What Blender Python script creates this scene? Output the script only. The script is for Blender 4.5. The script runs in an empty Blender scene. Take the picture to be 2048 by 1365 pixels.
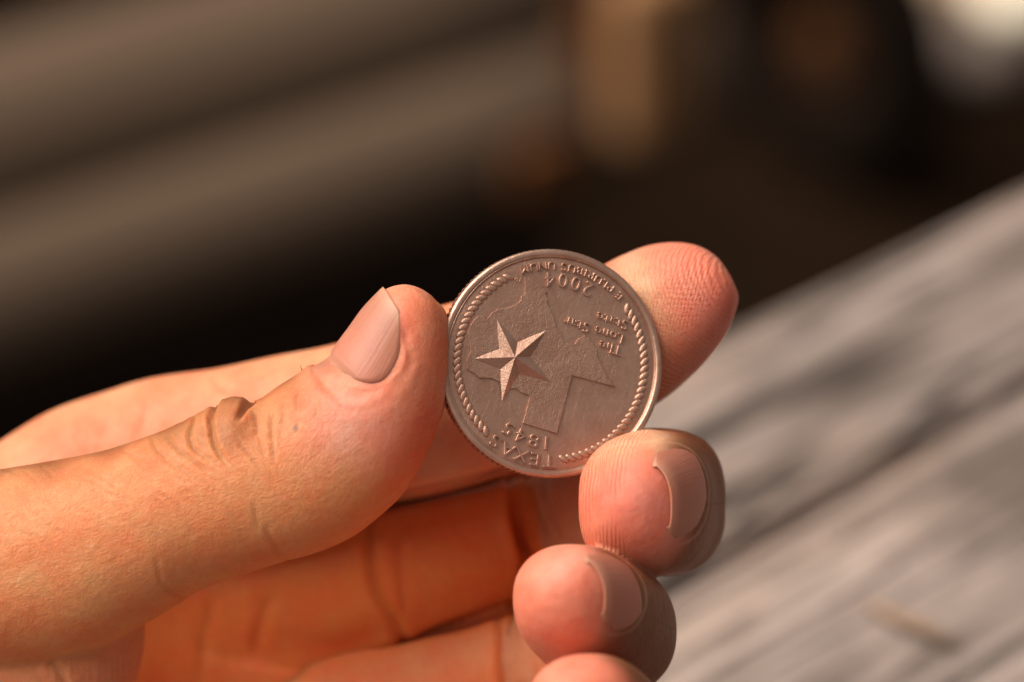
import bpy, bmesh, math, random
import numpy as np
from mathutils import Vector, Matrix, noise as mnoise

random.seed(7); rng = np.random.default_rng(7)
S = bpy.context.scene
COL = S.collection
S.unit_settings.system = 'METRIC'
S.unit_settings.scale_length = 0.01            # one unit is one centimetre
R = math.radians

# ------------------------------------------------------------------ camera
PITCH = R(30.0); DIST = 40.0
FRAME_W = 10.8                                   # cm seen across at the coin
SC = FRAME_W / 2048.0
O = np.array([0.0, 0.0, 58.0])                   # the held coin's plane, above the ground
RX = np.array([1.0, 0, 0])
UY = np.array([0, math.sin(PITCH), math.cos(PITCH)])
BZ = np.array([0, -math.cos(PITCH), math.sin(PITCH)])
BASIS = np.stack([RX, UY, BZ])                   # rows: right, up, towards viewer
def W(p):                                        # hand frame -> world
    return O + np.asarray(p, float) @ BASIS
def P(px, py, z=0.0):                            # a measured point at depth z, hand frame
    k = SC * (DIST - z) / DIST
    return np.array([(px - 1024.0) * k, (682.5 - py) * k, z])
CAMW = W((0, 0, DIST))
cam = bpy.data.objects.new('camera', bpy.data.cameras.new('camera'))
COL.objects.link(cam)
M = Matrix([[*row] for row in BASIS]).transposed().to_4x4()
M.translation = Vector(CAMW)
cam.matrix_world = M
cd = cam.data
cd.sensor_width = 36.0; cd.lens = 36.0 * DIST / FRAME_W
cd.clip_start = 0.5; cd.clip_end = 20000
cd.dof.use_dof = True
cd.dof.focus_distance = DIST - 0.25
APERTURE = 1.26                                   # cm across
cd.dof.aperture_fstop = (cd.lens / 1000.0) / APERTURE
S.camera = cam

# ------------------------------------------------------------------ light
SUN_DIR = np.array([-0.58, 0.68, 0.46]) @ BASIS
SUN_DIR = SUN_DIR / np.linalg.norm(SUN_DIR)
sun = bpy.data.objects.new('sun', bpy.data.lights.new('sun', 'SUN'))
COL.objects.link(sun)
sun.data.energy = 3.3; sun.data.angle = R(58); sun.data.color = (1.0, 0.93, 0.84)
sun.rotation_euler = Vector(SUN_DIR).to_track_quat('Z', 'Y').to_euler()
sun.location = (0, 0, 300)
world = bpy.data.worlds.new('World'); S.world = world; world.use_nodes = True
nt = world.node_tree; nt.nodes.clear()
sky = nt.nodes.new('ShaderNodeTexSky'); sky.sky_type = 'NISHITA'; sky.sun_disc = False
sky.sun_elevation = math.asin(SUN_DIR[2]); sky.sun_rotation = math.atan2(SUN_DIR[0], SUN_DIR[1])
sky.dust_density = 4.0; sky.air_density = 1.0
hs = nt.nodes.new('ShaderNodeHueSaturation'); hs.inputs['Saturation'].default_value = 0.25
wm = nt.nodes.new('ShaderNodeMix'); wm.data_type = 'RGBA'; wm.blend_type = 'MULTIPLY'
wm.inputs['Factor'].default_value = 1.0; wm.inputs['B'].default_value = (1.0, 0.90, 0.80, 1)
bg = nt.nodes.new('ShaderNodeBackground'); bg.inputs['Strength'].default_value = 0.072
wo = nt.nodes.new('ShaderNodeOutputWorld')
nt.links.new(sky.outputs[0], hs.inputs['Color']); nt.links.new(hs.outputs[0], wm.inputs['A'])
nt.links.new(wm.outputs['Result'], bg.inputs['Color']); nt.links.new(bg.outputs[0], wo.inputs[0])
S.view_settings.view_transform = 'Standard'; S.view_settings.look = 'None'
S.view_settings.exposure = 0.74; S.view_settings.gamma = 1.0
S.render.engine = 'CYCLES'
S.cycles.use_denoising = True
S.cycles.max_bounces = 8; S.cycles.diffuse_bounces = 5

# ------------------------------------------------------------------ helpers
def link(o, parent=None):
    COL.objects.link(o)
    if parent is not None: o.parent = parent
    return o
def mesh(name, verts, faces, mat=None, smooth=True):
    me = bpy.data.meshes.new(name)
    me.from_pydata([tuple(v) for v in verts], [], [tuple(f) for f in faces]); me.update()
    if smooth: me.polygons.foreach_set('use_smooth', [True] * len(me.polygons))
    if mat: me.materials.append(mat)
    return me
def obj(name, me, parent=None, loc=(0, 0, 0)):
    o = bpy.data.objects.new(name, me); o.location = loc
    return link(o, parent)
def empty(name, loc=(0, 0, 0)):
    o = bpy.data.objects.new(name, None); o.location = loc; o.empty_display_size = 1
    return link(o)
def tag(o, label=None, cat=None, kind=None, group=None):
    if label: o['label'] = label
    if cat: o['category'] = cat
    if kind: o['kind'] = kind
    if group: o['group'] = group
    return o

class NT:                                        # short-hand for shader nodes
    def __init__(s, name):
        s.m = bpy.data.materials.new(name); s.m.use_nodes = True
        s.t = s.m.node_tree; s.t.nodes.clear()
        s.out = s.t.nodes.new('ShaderNodeOutputMaterial')
        s.b = s.t.nodes.new('ShaderNodeBsdfPrincipled')
        s.t.links.new(s.b.outputs[0], s.out.inputs[0])
    def n(s, kind, ins=None, **props):
        nd = s.t.nodes.new('ShaderNode' + kind)
        for k, v in props.items(): setattr(nd, k, v)
        for k, v in (ins or {}).items(): s.set(nd.inputs[k], v)
        return nd
    def set(s, sock, v):
        if isinstance(v, bpy.types.NodeSocket): s.t.links.new(v, sock)
        elif isinstance(v, bpy.types.Node): s.t.links.new(v.outputs[0], sock)
        else: sock.default_value = v
    def p(s, **kw):
        for k, v in kw.items(): s.set(s.b.inputs[k.replace('_', ' ')], v)
    def math(s, op, a, b=0.0, c=0.0):
        return s.n('Math', {0: a, 1: b, 2: c}, operation=op).outputs[0]
    def mix(s, f, a, b, blend='MIX'):
        nd = s.n('Mix', None, data_type='RGBA', blend_type=blend)
        s.set(nd.inputs[0], f); s.set(nd.inputs[6], a); s.set(nd.inputs[7], b)
        return nd.outputs[2]
    def ramp(s, f, stops):
        nd = s.n('ValToRGB', {0: f}); cr = nd.color_ramp
        while len(cr.elements) < len(stops): cr.elements.new(0.5)
        for e, (p, c) in zip(cr.elements, stops):
            e.position = p; e.color = (*c, 1) if len(c) == 3 else c
        return nd.outputs[0]
    def coords(s, scale=(1, 1, 1), kind='Object'):
        tc = s.n('TexCoord')
        mp = s.n('Mapping', {0: tc.outputs[kind]}); mp.inputs['Scale'].default_value = scale
        return mp.outputs[0]
    def noise(s, vec, scale, detail=4, rough=0.55, dist=0.0):
        return s.n('TexNoise', {'Vector': vec, 'Scale': scale, 'Detail': detail, 'Roughness': rough, 'Distortion': dist}).outputs[0]
    def bump(s, h, strength=1.0, dist=1.0, normal=None):
        ins = {'Height': h, 'Strength': strength, 'Distance': dist}
        if normal is not None: ins['Normal'] = normal
        return s.n('Bump', ins).outputs[0]

# ------------------------------------------------------------------ materials
def mat_skin():
    n = NT('skin')
    col = n.n('Attribute', None, attribute_name='skin_colour').outputs['Color']
    rd = n.n('SeparateXYZ', {0: n.n('Attribute', None, attribute_name='ridge').outputs['Vector']})
    tx = n.n('Attribute', None, attribute_name='skin_map').outputs['Vector']
    geo = n.coords()
    n1 = n.noise(geo, 2.2, 5, .6); n2 = n.noise(geo, 9.0, 4, .6)
    c = n.mix(n.math('MULTIPLY_ADD', n1, 2.6, -.85), col, n.mix(1.0, col, (1.02, .70, .64, 1), 'MULTIPLY'))
    c = n.mix(n.math('MULTIPLY_ADD', n2, 1.2, -.35), c, n.mix(1.0, c, (.86, .80, .76, 1), 'MULTIPLY'))
    # friction ridges of the finger pads
    wob = n.noise(geo, 3.0, 3, .5)
    wob2 = n.noise(geo, 14.0, 2, .5)
    ph = n.math('ADD', n.math('MULTIPLY', rd.outputs[0], 2 * math.pi / .047), n.math('ADD', n.math('MULTIPLY', wob, 9.0), n.math('MULTIPLY', wob2, 1.6)))
    sn = n.math('SINE', ph)
    brk = n.math('MULTIPLY_ADD', n.noise(geo, 7.0, 3, .6), 1.4, -.1)
    rg = n.math('MULTIPLY', n.math('MULTIPLY', sn, rd.outputs[1]), brk)
    # fine crossed lines of the back of the thumb
    m1 = n.n('Mapping', {0: tx}); m1.inputs['Scale'].default_value = (11, 17, 1); m1.inputs['Rotation'].default_value = (0, 0, .5)
    v1 = n.n('TexVoronoi', {'Vector': m1.outputs[0], 'Scale': 1.0, 'Randomness': .9}, feature='DISTANCE_TO_EDGE').outputs['Distance']
    m2 = n.n('Mapping', {0: tx}); m2.inputs['Scale'].default_value = (22, 25, 1); m2.inputs['Rotation'].default_value = (0, 0, -.4)
    v2 = n.n('TexVoronoi', {'Vector': m2.outputs[0], 'Scale': 1.0}, feature='DISTANCE_TO_EDGE').outputs['Distance']
    lines = None
    for rot, sc in ((.62, (3.2, 25, 1)), (-.30, (4.2, 23, 1)), (1.35, (3.6, 26, 1))):
        mm = n.n('Mapping', {0: tx}); mm.inputs['Rotation'].default_value = (0, 0, rot); mm.inputs['Scale'].default_value = sc
        ls = n.math('ABSOLUTE', n.math('SUBTRACT', n.noise(mm.outputs[0], 1.0, 2, .5, .4), .5))
        ls = n.math('MINIMUM', ls, .07)
        lines = ls if lines is None else n.math('ADD', lines, ls)
    cells = n.math('ADD', n.math('MULTIPLY', n.math('MINIMUM', v1, .14), .35), n.math('ADD', n.math('MULTIPLY', n.math('MINIMUM', v2, .18), 1.1), n.math('MULTIPLY', lines, .9)))
    cells = n.math('MULTIPLY', cells, rd.outputs[2])
    fine = n.noise(geo, 38.0, 4, .65)
    ink = n.math('MULTIPLY', n.math('SUBTRACT', .21, lines), rd.outputs[2])
    c = n.mix(n.math('MULTIPLY', ink, 1.3), c, n.mix(1.0, c, (.62, .46, .38, 1), 'MULTIPLY'))
    n5 = n.noise(geo, 16.0, 3, .6)
    c = n.mix(n.math('MULTIPLY', n.ramp(n5, [(.5, (0, 0, 0)), (.68, (1, 1, 1))]), n.math('MULTIPLY_ADD', rd.outputs[2], .26, .06)), c, n.mix(1.0, c, (1.28, 1.36, 1.5, 1), 'MULTIPLY'))
    h = n.math('ADD', n.math('MULTIPLY', rg, .0052), n.math('MULTIPLY', cells, .0075))
    h = n.math('ADD', h, n.math('MULTIPLY', fine, .003))
    h = n.math('ADD', h, n.math('MULTIPLY', n2, .010))
    c = n.mix(n.math('MULTIPLY', n.math('MULTIPLY_ADD', rg, -.5, .5), n.math('MULTIPLY', rd.outputs[1], .30)), c, n.mix(1.0, c, (.86, .62, .56, 1), 'MULTIPLY'))
    n.p(Base_Color=c, Roughness=n.math('MULTIPLY_ADD', n1, .22, .36), Specular_IOR_Level=.22, Normal=n.bump(h, 1.0, 1.5))
    n.p(Subsurface_Weight=.7, Subsurface_Radius=(1.0, .28, .10), Subsurface_Scale=.17)
    n.b.subsurface_method = 'RANDOM_WALK'
    return n.m

def mat_nail(name, tone):
    n = NT(name)
    at = n.n('Attribute', None, attribute_name='nail_map').outputs['Vector']   # x along, y across, z edge
    sp = n.n('SeparateXYZ', {0: at})
    g = n.coords()
    body = n.ramp(sp.outputs[0], [(0.0, (.46, .25, .19)), (.14, (.47, .20, .15)), (.68, (.41, .19, .14)), (.80, (.42, .21, .155)), (.95, (.50, .32, .235)), (1, (.46, .30, .22))])
    c = n.mix(n.math('MULTIPLY_ADD', n.noise(g, 3, 3), .8, -.2), body, (.46, .25, .19, 1))
    c = n.mix(1.0, c, (*tone, 1), 'MULTIPLY')
    m = n.n('Mapping', {0: at}); m.inputs['Scale'].default_value = (.6, 22, 1)
    ln = n.noise(m.outputs[0], 1.0, 3, .5)
    n.p(Base_Color=c, Roughness=.42, Specular_IOR_Level=.3, Normal=n.bump(n.math('ADD', n.math('MULTIPLY', ln, .006), n.math('MULTIPLY', n.noise(g, 40, 3), .0015)), .8, 1.0),
        Subsurface_Weight=.4, Subsurface_Radius=(1, .4, .25), Subsurface_Scale=.06)
    return n.m

def mat_coin(name, base, rough, amt):
    n = NT(name)
    g = n.coords()
    n1 = n.noise(g, 3.5, 5, .6); n2 = n.noise(g, 22, 5, .65); n3 = n.noise(g, 90, 3, .6)
    b = n.mix(n.math('MULTIPLY_ADD', n1, 1.8, -.4), base, (base[0] * .66, base[1] * .58, base[2] * .55, 1))
    b = n.mix(n.math('MULTIPLY', n.math('GREATER_THAN', n3, .70), .55), b, (.10, .065, .05, 1))
    # scratches: thin stretched noise, two directions
    hs = None
    for rot, sc in ((.5, 7.0), (1.9, 9.0), (-.7, 6.0)):
        mp = n.n('Mapping', {0: n.n('TexCoord').outputs['Object']})
        mp.inputs['Rotation'].default_value = (0, 0, rot); mp.inputs['Scale'].default_value = (3.2 * sc, .28 * sc, 1)
        s = n.math('GREATER_THAN', n.noise(mp.outputs[0], 1.0, 2, .5), .66)
        hs = s if hs is None else n.math('ADD', hs, s)
    h = n.math('ADD', n.math('MULTIPLY', n2, .005 * amt), n.math('MULTIPLY', n3, .0024 * amt))
    h = n.math('ADD', h, n.math('MULTIPLY', hs, -.00035))
    n.p(Base_Color=b, Metallic=.92, Roughness=n.math('MULTIPLY_ADD', n1, .16, rough), Normal=n.bump(h, 1.0, 1.0))
    return n.m

def mat_wood(name, a, b, dark, knot=None):
    n = NT(name)
    long = n.coords((.10, 1.0, 1.0)); mid = n.coords((.28, .8, .5)); g = n.coords((.3, .6, 1)); fine = n.coords((.22, 2.0, 1))
    s1 = n.noise(long, .55, 5, .6, .5); s2 = n.noise(long, 2.4, 5, .6, .3); bl = n.noise(mid, .42, 4, .55, .3); pt = n.noise(g, .45, 4, .6); s3 = n.noise(fine, 1.6, 4, .6)
    c = n.mix(n.ramp(s1, [(.34, (0, 0, 0)), (.62, (1, 1, 1))]), a, b)
    c = n.mix(n.ramp(pt, [(.50, (0, 0, 0)), (.68, (.7, .7, .7))]), c, (.36, .255, .195, 1))
    c = n.mix(n.ramp(bl, [(.36, (1, 1, 1)), (.46, (0, 0, 0))]), c, dark)
    c = n.mix(n.ramp(s2, [(.34, (.85, .85, .85)), (.46, (0, 0, 0))]), c, dark)
    c = n.mix(n.ramp(s3, [(.36, (.6, .6, .6)), (.50, (0, 0, 0))]), c, dark)
    crk = n.noise(n.coords((.035, .8, 1)), .9, 4, .5, .8)
    crack = n.math('LESS_THAN', n.math('ABSOLUTE', n.math('SUBTRACT', crk, .5)), .012)
    c = n.mix(n.math('MULTIPLY', crack, .9), c, (.022, .015, .012, 1))
    if knot:
        kd = n.n('VectorMath', {0: n.n('VectorMath', {0: n.n('TexCoord').outputs['Object'], 1: (knot[0], knot[1], DECK_Z)}, operation='SUBTRACT').outputs[0], 1: (.42, 1.0, .2)}, operation='MULTIPLY').outputs[0]
        kl = n.n('VectorMath', {0: kd}, operation='LENGTH').outputs['Value']
        kl = n.math('ADD', kl, n.math('MULTIPLY', n.math('SUBTRACT', s2, .5), .9))
        c = n.mix(n.ramp(kl, [(.12, (1, 1, 1)), (.75, (.35, .35, .35)), (.95, (0, 0, 0))]), c, (.040, .028, .022, 1))
    h = n.math('ADD', n.math('MULTIPLY', s1, .5), n.math('ADD', n.math('MULTIPLY', s2, .4), n.math('MULTIPLY', s3, .3)))
    n.p(Base_Color=c, Roughness=.78, Specular_IOR_Level=.3, Normal=n.bump(h, .9, .7))
    return n.m

def mat_plain(name, a, b, scale=.4, rough=.7, metal=0.0, stretch=(1, 1, 1), bump=.2, c3=None, spec=.06):
    n = NT(name)
    g = n.coords(stretch); s = n.noise(g, scale, 6, .6); s2 = n.noise(g, scale * 6, 4, .6)
    c = n.mix(n.ramp(s, [(.36, (0, 0, 0)), (.64, (1, 1, 1))]), a, b)
    if c3: c = n.mix(n.ramp(n.noise(g, scale * .7, 3, .5), [(.54, (0, 0, 0)), (.66, (1, 1, 1))]), c, c3)
    n.p(Base_Color=c, Roughness=rough, Metallic=metal, Specular_IOR_Level=spec, Normal=n.bump(n.math('ADD', s, n.math('MULTIPLY', s2, .4)), .6, bump))
    return n.m

SKIN = mat_skin(); NAIL = mat_nail('nail', (.90, .74, .63)); NAIL_DARK = mat_nail('reddish_nail', (.90, .66, .56))  # finger nails are redder in tone than the thumb's
COIN = mat_coin('worn_coin_metal', (.56, .338, .245, 1), .35, 1.0)
RELIEF = mat_coin('coin_relief_metal', (.62, .39, .29, 1), .29, .8)
MAPM = mat_coin('coin_map_metal', (.50, .30, .218, 1), .38, 1.5)

# ------------------------------------------------------------------ ground and background
GROUND = mat_plain('dark_soil', (.007, .0040, .0024, 1), (.012, .0065, .0037, 1), .05, 1.0, bump=1.0, spec=0.0)
gm = mesh('ground', [(-6000, -6000, 0), (6000, -6000, 0), (6000, 6000, 0), (-6000, 6000, 0)], [(0, 1, 2, 3)], GROUND)
tag(obj('ground', gm), kind='structure')

def ray_plane(px, py, h):                        # where a sight line meets the level h
    d = W(P(px, py, 0)) - CAMW
    t = (h - CAMW[2]) / d[2]
    return CAMW + d * t

def box_bm(bm, c, half, bev=0.0):
    r = bmesh.ops.create_cube(bm, size=1.0)
    vs = r['verts']
    for v in vs: v.co = Vector((c[0] + v.co.x * 2 * half[0], c[1] + v.co.y * 2 * half[1], c[2] + v.co.z * 2 * half[2]))
    if bev > 0:
        es = list({e for v in vs for e in v.link_edges})
        bmesh.ops.bevel(bm, geom=es, offset=bev, segments=3, affect='EDGES', profile=.6)
def bm_mesh(bm, name, mat, smooth=False):
    me = bpy.data.meshes.new(name); bm.to_mesh(me); bm.free()
    me.materials.append(mat)
    if smooth: me.polygons.foreach_set('use_smooth', [True] * len(me.polygons))
    return me

# weathered bench of planks under the hand
DECK_Z = 49.3
e0 = ray_plane(1480, 622, DECK_Z); e1 = ray_plane(2048, 352, DECK_Z)
ed = (e1 - e0)[:2]; ed /= np.linalg.norm(ed)
ang = math.atan2(ed[1], ed[0])
g0 = ray_plane(1430, 1093, DECK_Z)
nrm = np.array([ed[1], -ed[0]])                  # across the planks, towards the viewer
wid1 = float(np.dot((g0 - e0)[:2], nrm))
WA = ((.325, .258, .228, 1), (.225, .174, .150, 1), (.105, .078, .065, 1))
WOOD = mat_wood('weathered_grey_wood', *WA)
bench = empty('wooden_bench', (float(e0[0]), float(e0[1]), 0.0)); bench.rotation_euler = (0, 0, ang)
tag(bench, 'weathered grey plank bench with open gaps, below and right of the hand', 'bench')
def to_bench(p):
    q = (p - e0)[:2]; return float(np.dot(q, ed)), float(np.dot(q, nrm))
ga, gb = to_bench(ray_plane(1430, 1093, DECK_Z)), to_bench(ray_plane(1900, 818, DECK_Z))
gsl = (gb[1] - ga[1]) / (gb[0] - ga[0]); gc = ga[1] - gsl * ga[0]      # the open joint runs a little askew
GA = math.atan(-gsl)
XE = min(110.0, (gc - 2.5) / -gsl) if gsl < 0 else 110.0
def plank(far, near, turn, seed, mat=None):
    nx, ny = 110, 18; x0, x1 = -60.0, XE
    vs, fs = [], []
    th = 3.0; c_, s_ = math.cos(-turn), math.sin(-turn)
    for j in range(ny + 1):
        for i in range(nx + 1):
            x = x0 + (x1 - x0) * i / nx; t = j / ny
            yf, yn = far(x), near(x)
            y = -(yf + (yn - yf) * t)
            edge = min(t, 1 - t) * abs(yn - yf)
            z = DECK_Z - .35 * math.exp(-edge / .35) + .16 * mnoise.noise(Vector((x * .06, y * .9, seed)))
            if j in (0, ny): y += .12 * mnoise.noise(Vector((x * .12, seed * 3.1, t)))
            vs.append((x * c_ - y * s_, x * s_ + y * c_, z))
    w = nx + 1
    for j in range(ny):
        for i in range(nx): fs.append((j * w + i, (j + 1) * w + i, (j + 1) * w + i + 1, j * w + i + 1))
    base = len(vs)
    ring = [i for i in range(w)] + [j * w + nx for j in range(1, ny + 1)] + [ny * w + i for i in range(nx - 1, -1, -1)] + [j * w for j in range(ny - 1, 0, -1)]
    for k in ring: vs.append((vs[k][0], vs[k][1], DECK_Z - th))
    L = len(ring)
    for k in range(L): fs.append((ring[k], ring[(k + 1) % L], base + (k + 1) % L, base + k))
    fs.append(tuple(base + k for k in range(L - 1, -1, -1)))
    o = obj('plank', mesh('plank', vs, fs, mat or WOOD), bench); o.rotation_euler = (0, 0, turn)
gapw = .30
gl = lambda x: gc + gsl * x
kx_, ky_ = to_bench(ray_plane(1705, 748, DECK_Z)); t_ = -GA * .6
KNOT = mat_wood('weathered_grey_wood_with_knot', *WA, knot=(kx_ * math.cos(t_) + ky_ * math.sin(t_), kx_ * math.sin(t_) - ky_ * math.cos(t_)))
plank(lambda x: 0.0, lambda x: gl(x) - gapw / 2, GA * .6, 1.3, KNOT)
plank(lambda x: gl(x) + gapw / 2, lambda x: gl(x) + 13.4, GA, 4.7)
plank(lambda x: gl(x) + 13.8, lambda x: gl(x) + 26, GA, 8.1)
bm = bmesh.new(); box_bm(bm, (-20, -wid1 - 5, DECK_Z / 2 - 1.6), (4, wid1 / 2 + 11, DECK_Z / 2 - 1.6), .4)
leg_me = bm_mesh(bm, 'leg', WOOD)
obj('leg', leg_me, bench); obj('leg', leg_me, bench, (70, 0, 0))

# twig lying on the plank
def tube(pts, rads, seg=8):
    pts = [np.asarray(p, float) for p in pts]; vs, fs = [], []
    for i, p in enumerate(pts):
        t = pts[min(i + 1, len(pts) - 1)] - pts[max(i - 1, 0)]; t /= np.linalg.norm(t)
        a = np.cross(t, [0, 0, 1.0]) if abs(t[2]) < .9 else np.cross(t, [1.0, 0, 0]); a /= np.linalg.norm(a); b = np.cross(t, a)
        for k in range(seg):
            an = 2 * math.pi * k / seg
            vs.append(p + rads[i] * (a * math.cos(an) + b * math.sin(an)))
    for i in range(len(pts) - 1):
        for k in range(seg):
            fs.append((i * seg + k, i * seg + (k + 1) % seg, (i + 1) * seg + (k + 1) % seg, (i + 1) * seg + k))
    fs.append(tuple(range(seg - 1, -1, -1))); n = (len(pts) - 1) * seg
    fs.append(tuple(n + k for k in range(seg)))
    return vs, fs
STRAW = mat_plain('dry_straw', (.30, .21, .15, 1), (.24, .16, .11, 1), 1.0, .8, bump=.05)
tp = [ray_plane(1735, 1208, DECK_Z + .15), ray_plane(1800, 1238, DECK_Z + .22), ray_plane(1850, 1256, DECK_Z + .2), ray_plane(1915, 1290, DECK_Z + .12)]
v, f = tube([p - tp[0] for p in tp], [.06, .11, .10, .04])
tag(obj('twig', mesh('twig', v, f, STRAW), None, tuple(tp[0])), 'pale dry twig lying on the grey bench plank at lower right', 'twig')

# far machine: stepped frame with a tan end bracket, a dark wheel beside it, pale stones added for the blurred highlights
def world_at(px, py, z): return W(P(px, py, z))
AL = R(36.0)
fr0 = world_at(640, 240, -82)
frame = empty('machine_frame', (float(fr0[0]), float(fr0[1]), 0.0)); frame.rotation_euler = (0, 0, AL)
tag(frame, 'dusty brown pipes with a tan end bracket on a dark machine, upper left', 'machine')
DUST = mat_plain('dusty_brown_paint', (.105, .070, .047, 1), (.070, .045, .030, 1), .05, .75, stretch=(.2, 1, 1), bump=.2, c3=(.075, .046, .032, 1))
SIDE = mat_plain('dark_rusty_steel', (.030, .020, .015, 1), (.040, .024, .016, 1), .08, .8, bump=.3)
RUST = mat_plain('orange_rust', (.15, .054, .016, 1), (.11, .04, .013, 1), .4, .85, bump=.3)
TAN = mat_plain('tan_paint', (.28, .145, .068, 1), (.22, .11, .05, 1), .25, .7, bump=.2)
zt = float(fr0[2])
FX0, FX1 = -70.0, 12.5
def part_box(name, mat, c, half, bev, parent, lab=None):
    bm = bmesh.new(); box_bm(bm, c, half, bev)
    o = obj(name, bm_mesh(bm, name, mat), parent)
    if lab: o['label'] = lab
    return o
xm, xh = (FX0 + FX1) / 2, (FX1 - FX0) / 2
def pipe(name, mat, px_, py_, z, r, x0, x1):      # a straight pipe along the frame, through a measured point
    c = world_at(px_, py_, z) - fr0
    y = -c[0] * math.sin(AL) + c[1] * math.cos(AL); zz = float(world_at(px_, py_, z)[2])
    n_ = 8
    v_, f_ = tube([(x0 + (x1 - x0) * i / n_, y, zz) for i in range(n_ + 1)], [r] * (n_ + 1), 40)
    return obj(name, mesh(name, v_, f_, mat), frame)
pipe('pipe', DUST, 640, 105, -85, 3.5, FX0, FX1 + 1.5)
pipe('pipe', DUST, 640, 392, -80, 2.35, FX0, FX1 + 1.2)
part_box('web_plate', SIDE, (xm, 4.5, zt - 6.5), (xh - .6, 1.6, 5.5), .1, frame)
part_box('base_plate', SIDE, (xm, 4.5, (zt - 11.8) / 2), (xh - 2, 1.2, (zt - 11.8) / 2), .1, frame)
part_box('back_plate', SIDE, (xm, 10.0, zt + 1.2), (xh, .6, 4.4), .1, frame)
bp = world_at(1305, 105, -77.5) - fr0
part_box('end_bracket', TAN, (bp[0] * math.cos(AL) + bp[1] * math.sin(AL), -bp[0] * math.sin(AL) + bp[1] * math.cos(AL), zt + float(bp[2])), (1.5, .9, 3.0), .85, frame, 'tan painted end bracket')
def frame_at(px_, py_, z):
    q = world_at(px_, py_, z) - fr0
    return (q[0] * math.cos(AL) + q[1] * math.sin(AL), -q[0] * math.sin(AL) + q[1] * math.cos(AL), zt + float(q[2]))
part_box('rust_patch', RUST, frame_at(1085, 330, -77.6), (1.1, .3, .8), .28, frame, 'orange rust below the bracket')
part_box('rust_patch', RUST, frame_at(1192, 85, -78.2), (.9, .3, 1.5), .28, frame, 'orange rust beside the bracket')

# wheel standing on the ground
WR = mat_plain('black_rubber', (.006, .0042, .0032, 1), (.009, .006, .0045, 1), .5, 1.0, bump=.2, spec=0.0)
HUB = mat_plain('rusty_hub', (.07, .028, .010, 1), (.05, .02, .008, 1), .5, .8, bump=.2)
wg = ray_plane(1665, 350, 0)
WRAD = 6.6
wheel = empty('wheel', (float(wg[0]), float(wg[1]), WRAD)); wheel.rotation_euler = (R(90), 0, R(-52))
tag(wheel, 'dark rubber wheel with a rusty hub, blurred at the upper right', 'wheel')
def lathe(prof, seg=48, closed=True):
    vs, fs = [], []; m = len(prof)
    for k in range(seg):
        a = 2 * math.pi * k / seg
        for r, z in prof: vs.append((r * math.cos(a), r * math.sin(a), z))
    for k in range(seg):
        k2 = (k + 1) % seg
        for i in range(m if closed else m - 1):
            j = (i + 1) % m
            fs.append((k * m + i, k2 * m + i, k2 * m + j, k * m + j))
    return vs, fs
v, f = lathe([(2.5, -1.4), (5.0, -1.7), (6.1, -1.3), (6.6, -.5), (6.6, .5), (6.1, 1.3), (5.0, 1.7), (2.5, 1.4)])
obj('tyre', mesh('tyre', v, f, WR), wheel)
v, f = lathe([(.0, -1.6), (1.3, -1.5), (1.5, -.6), (2.2, -.5), (2.5, -.9), (2.6, .9), (2.2, .5), (1.5, .6), (1.3, 1.5), (.0, 1.6)])
obj('hub', mesh('hub', v, f, HUB), wheel)
def stone(px_, py_, rad, sq, mat, label, cat='stone', seed=0):
    c = ray_plane(px_, py_, rad * sq * .8)
    bm = bmesh.new(); bmesh.ops.create_icosphere(bm, subdivisions=4, radius=rad)
    for v_ in bm.verts:
        k = 1 + .16 * mnoise.noise(v_.co / rad * 1.3 + Vector((seed, 0, 0))) + .04 * mnoise.noise(v_.co / rad * 5 + Vector((seed, 3, 0)))
        v_.co = Vector((v_.co.x * k, v_.co.y * k, v_.co.z * k * sq))
    o = obj('stone', bm_mesh(bm, 'stone', mat, True), None, tuple(c))
    tag(o, label, cat)
    return o
stone(2072, -42, 3.1, .75, mat_plain('highlight_stone', (.88, .80, .64, 1), (.84, .75, .58, 1), .5, .6, bump=.1), 'cream stone added as the bright blurred highlight in the top right corner', seed=1)
stone(1893, -52, 2.3, .8, mat_plain('tan_highlight_stone', (.58, .42, .30, 1), (.52, .37, .26, 1), .5, .7, bump=.1), 'small tan stone added as the blurred highlight at the top edge', seed=5)
stone(1915, 90, 3.0, .45, mat_plain('grey_stone', (.20, .155, .13, 1), (.17, .13, .11, 1), .5, .8, bump=.1), 'flat grey brown stone right of the wheel', seed=9)

# ------------------------------------------------------------------ coin
CC = P(1103, 727, 0.0)
cn = np.array([math.sin(R(13.5)), math.sin(R(4.5)), 0]); cn[2] = math.sqrt(1 - cn[0] ** 2 - cn[1] ** 2)
TH = R(162.4)
up = np.array([-math.sin(TH), math.cos(TH), 0]); up = up - cn * np.dot(up, cn); up /= np.linalg.norm(up)
rt = np.cross(up, cn)
COINB = np.stack([rt, up, cn])
coin = empty('coin')
cm = Matrix([[*r] for r in (COINB @ BASIS)]).transposed().to_4x4(); cm.translation = Vector(W(CC))
coin.matrix_world = cm
tag(coin, 'worn coppery quarter coin held upside down between thumb and fingers', 'coin')
def uv(px, py):                                  # a measured point on the coin's face, coin axes
    d = P(px, py, 0) - np.array([0, 0, DIST]); o = np.array([0, 0, DIST])
    t = np.dot(CC - o, cn) / np.dot(d, cn)
    q = o + d * t - CC
    return float(np.dot(q, rt)), float(np.dot(q, up))
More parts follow.
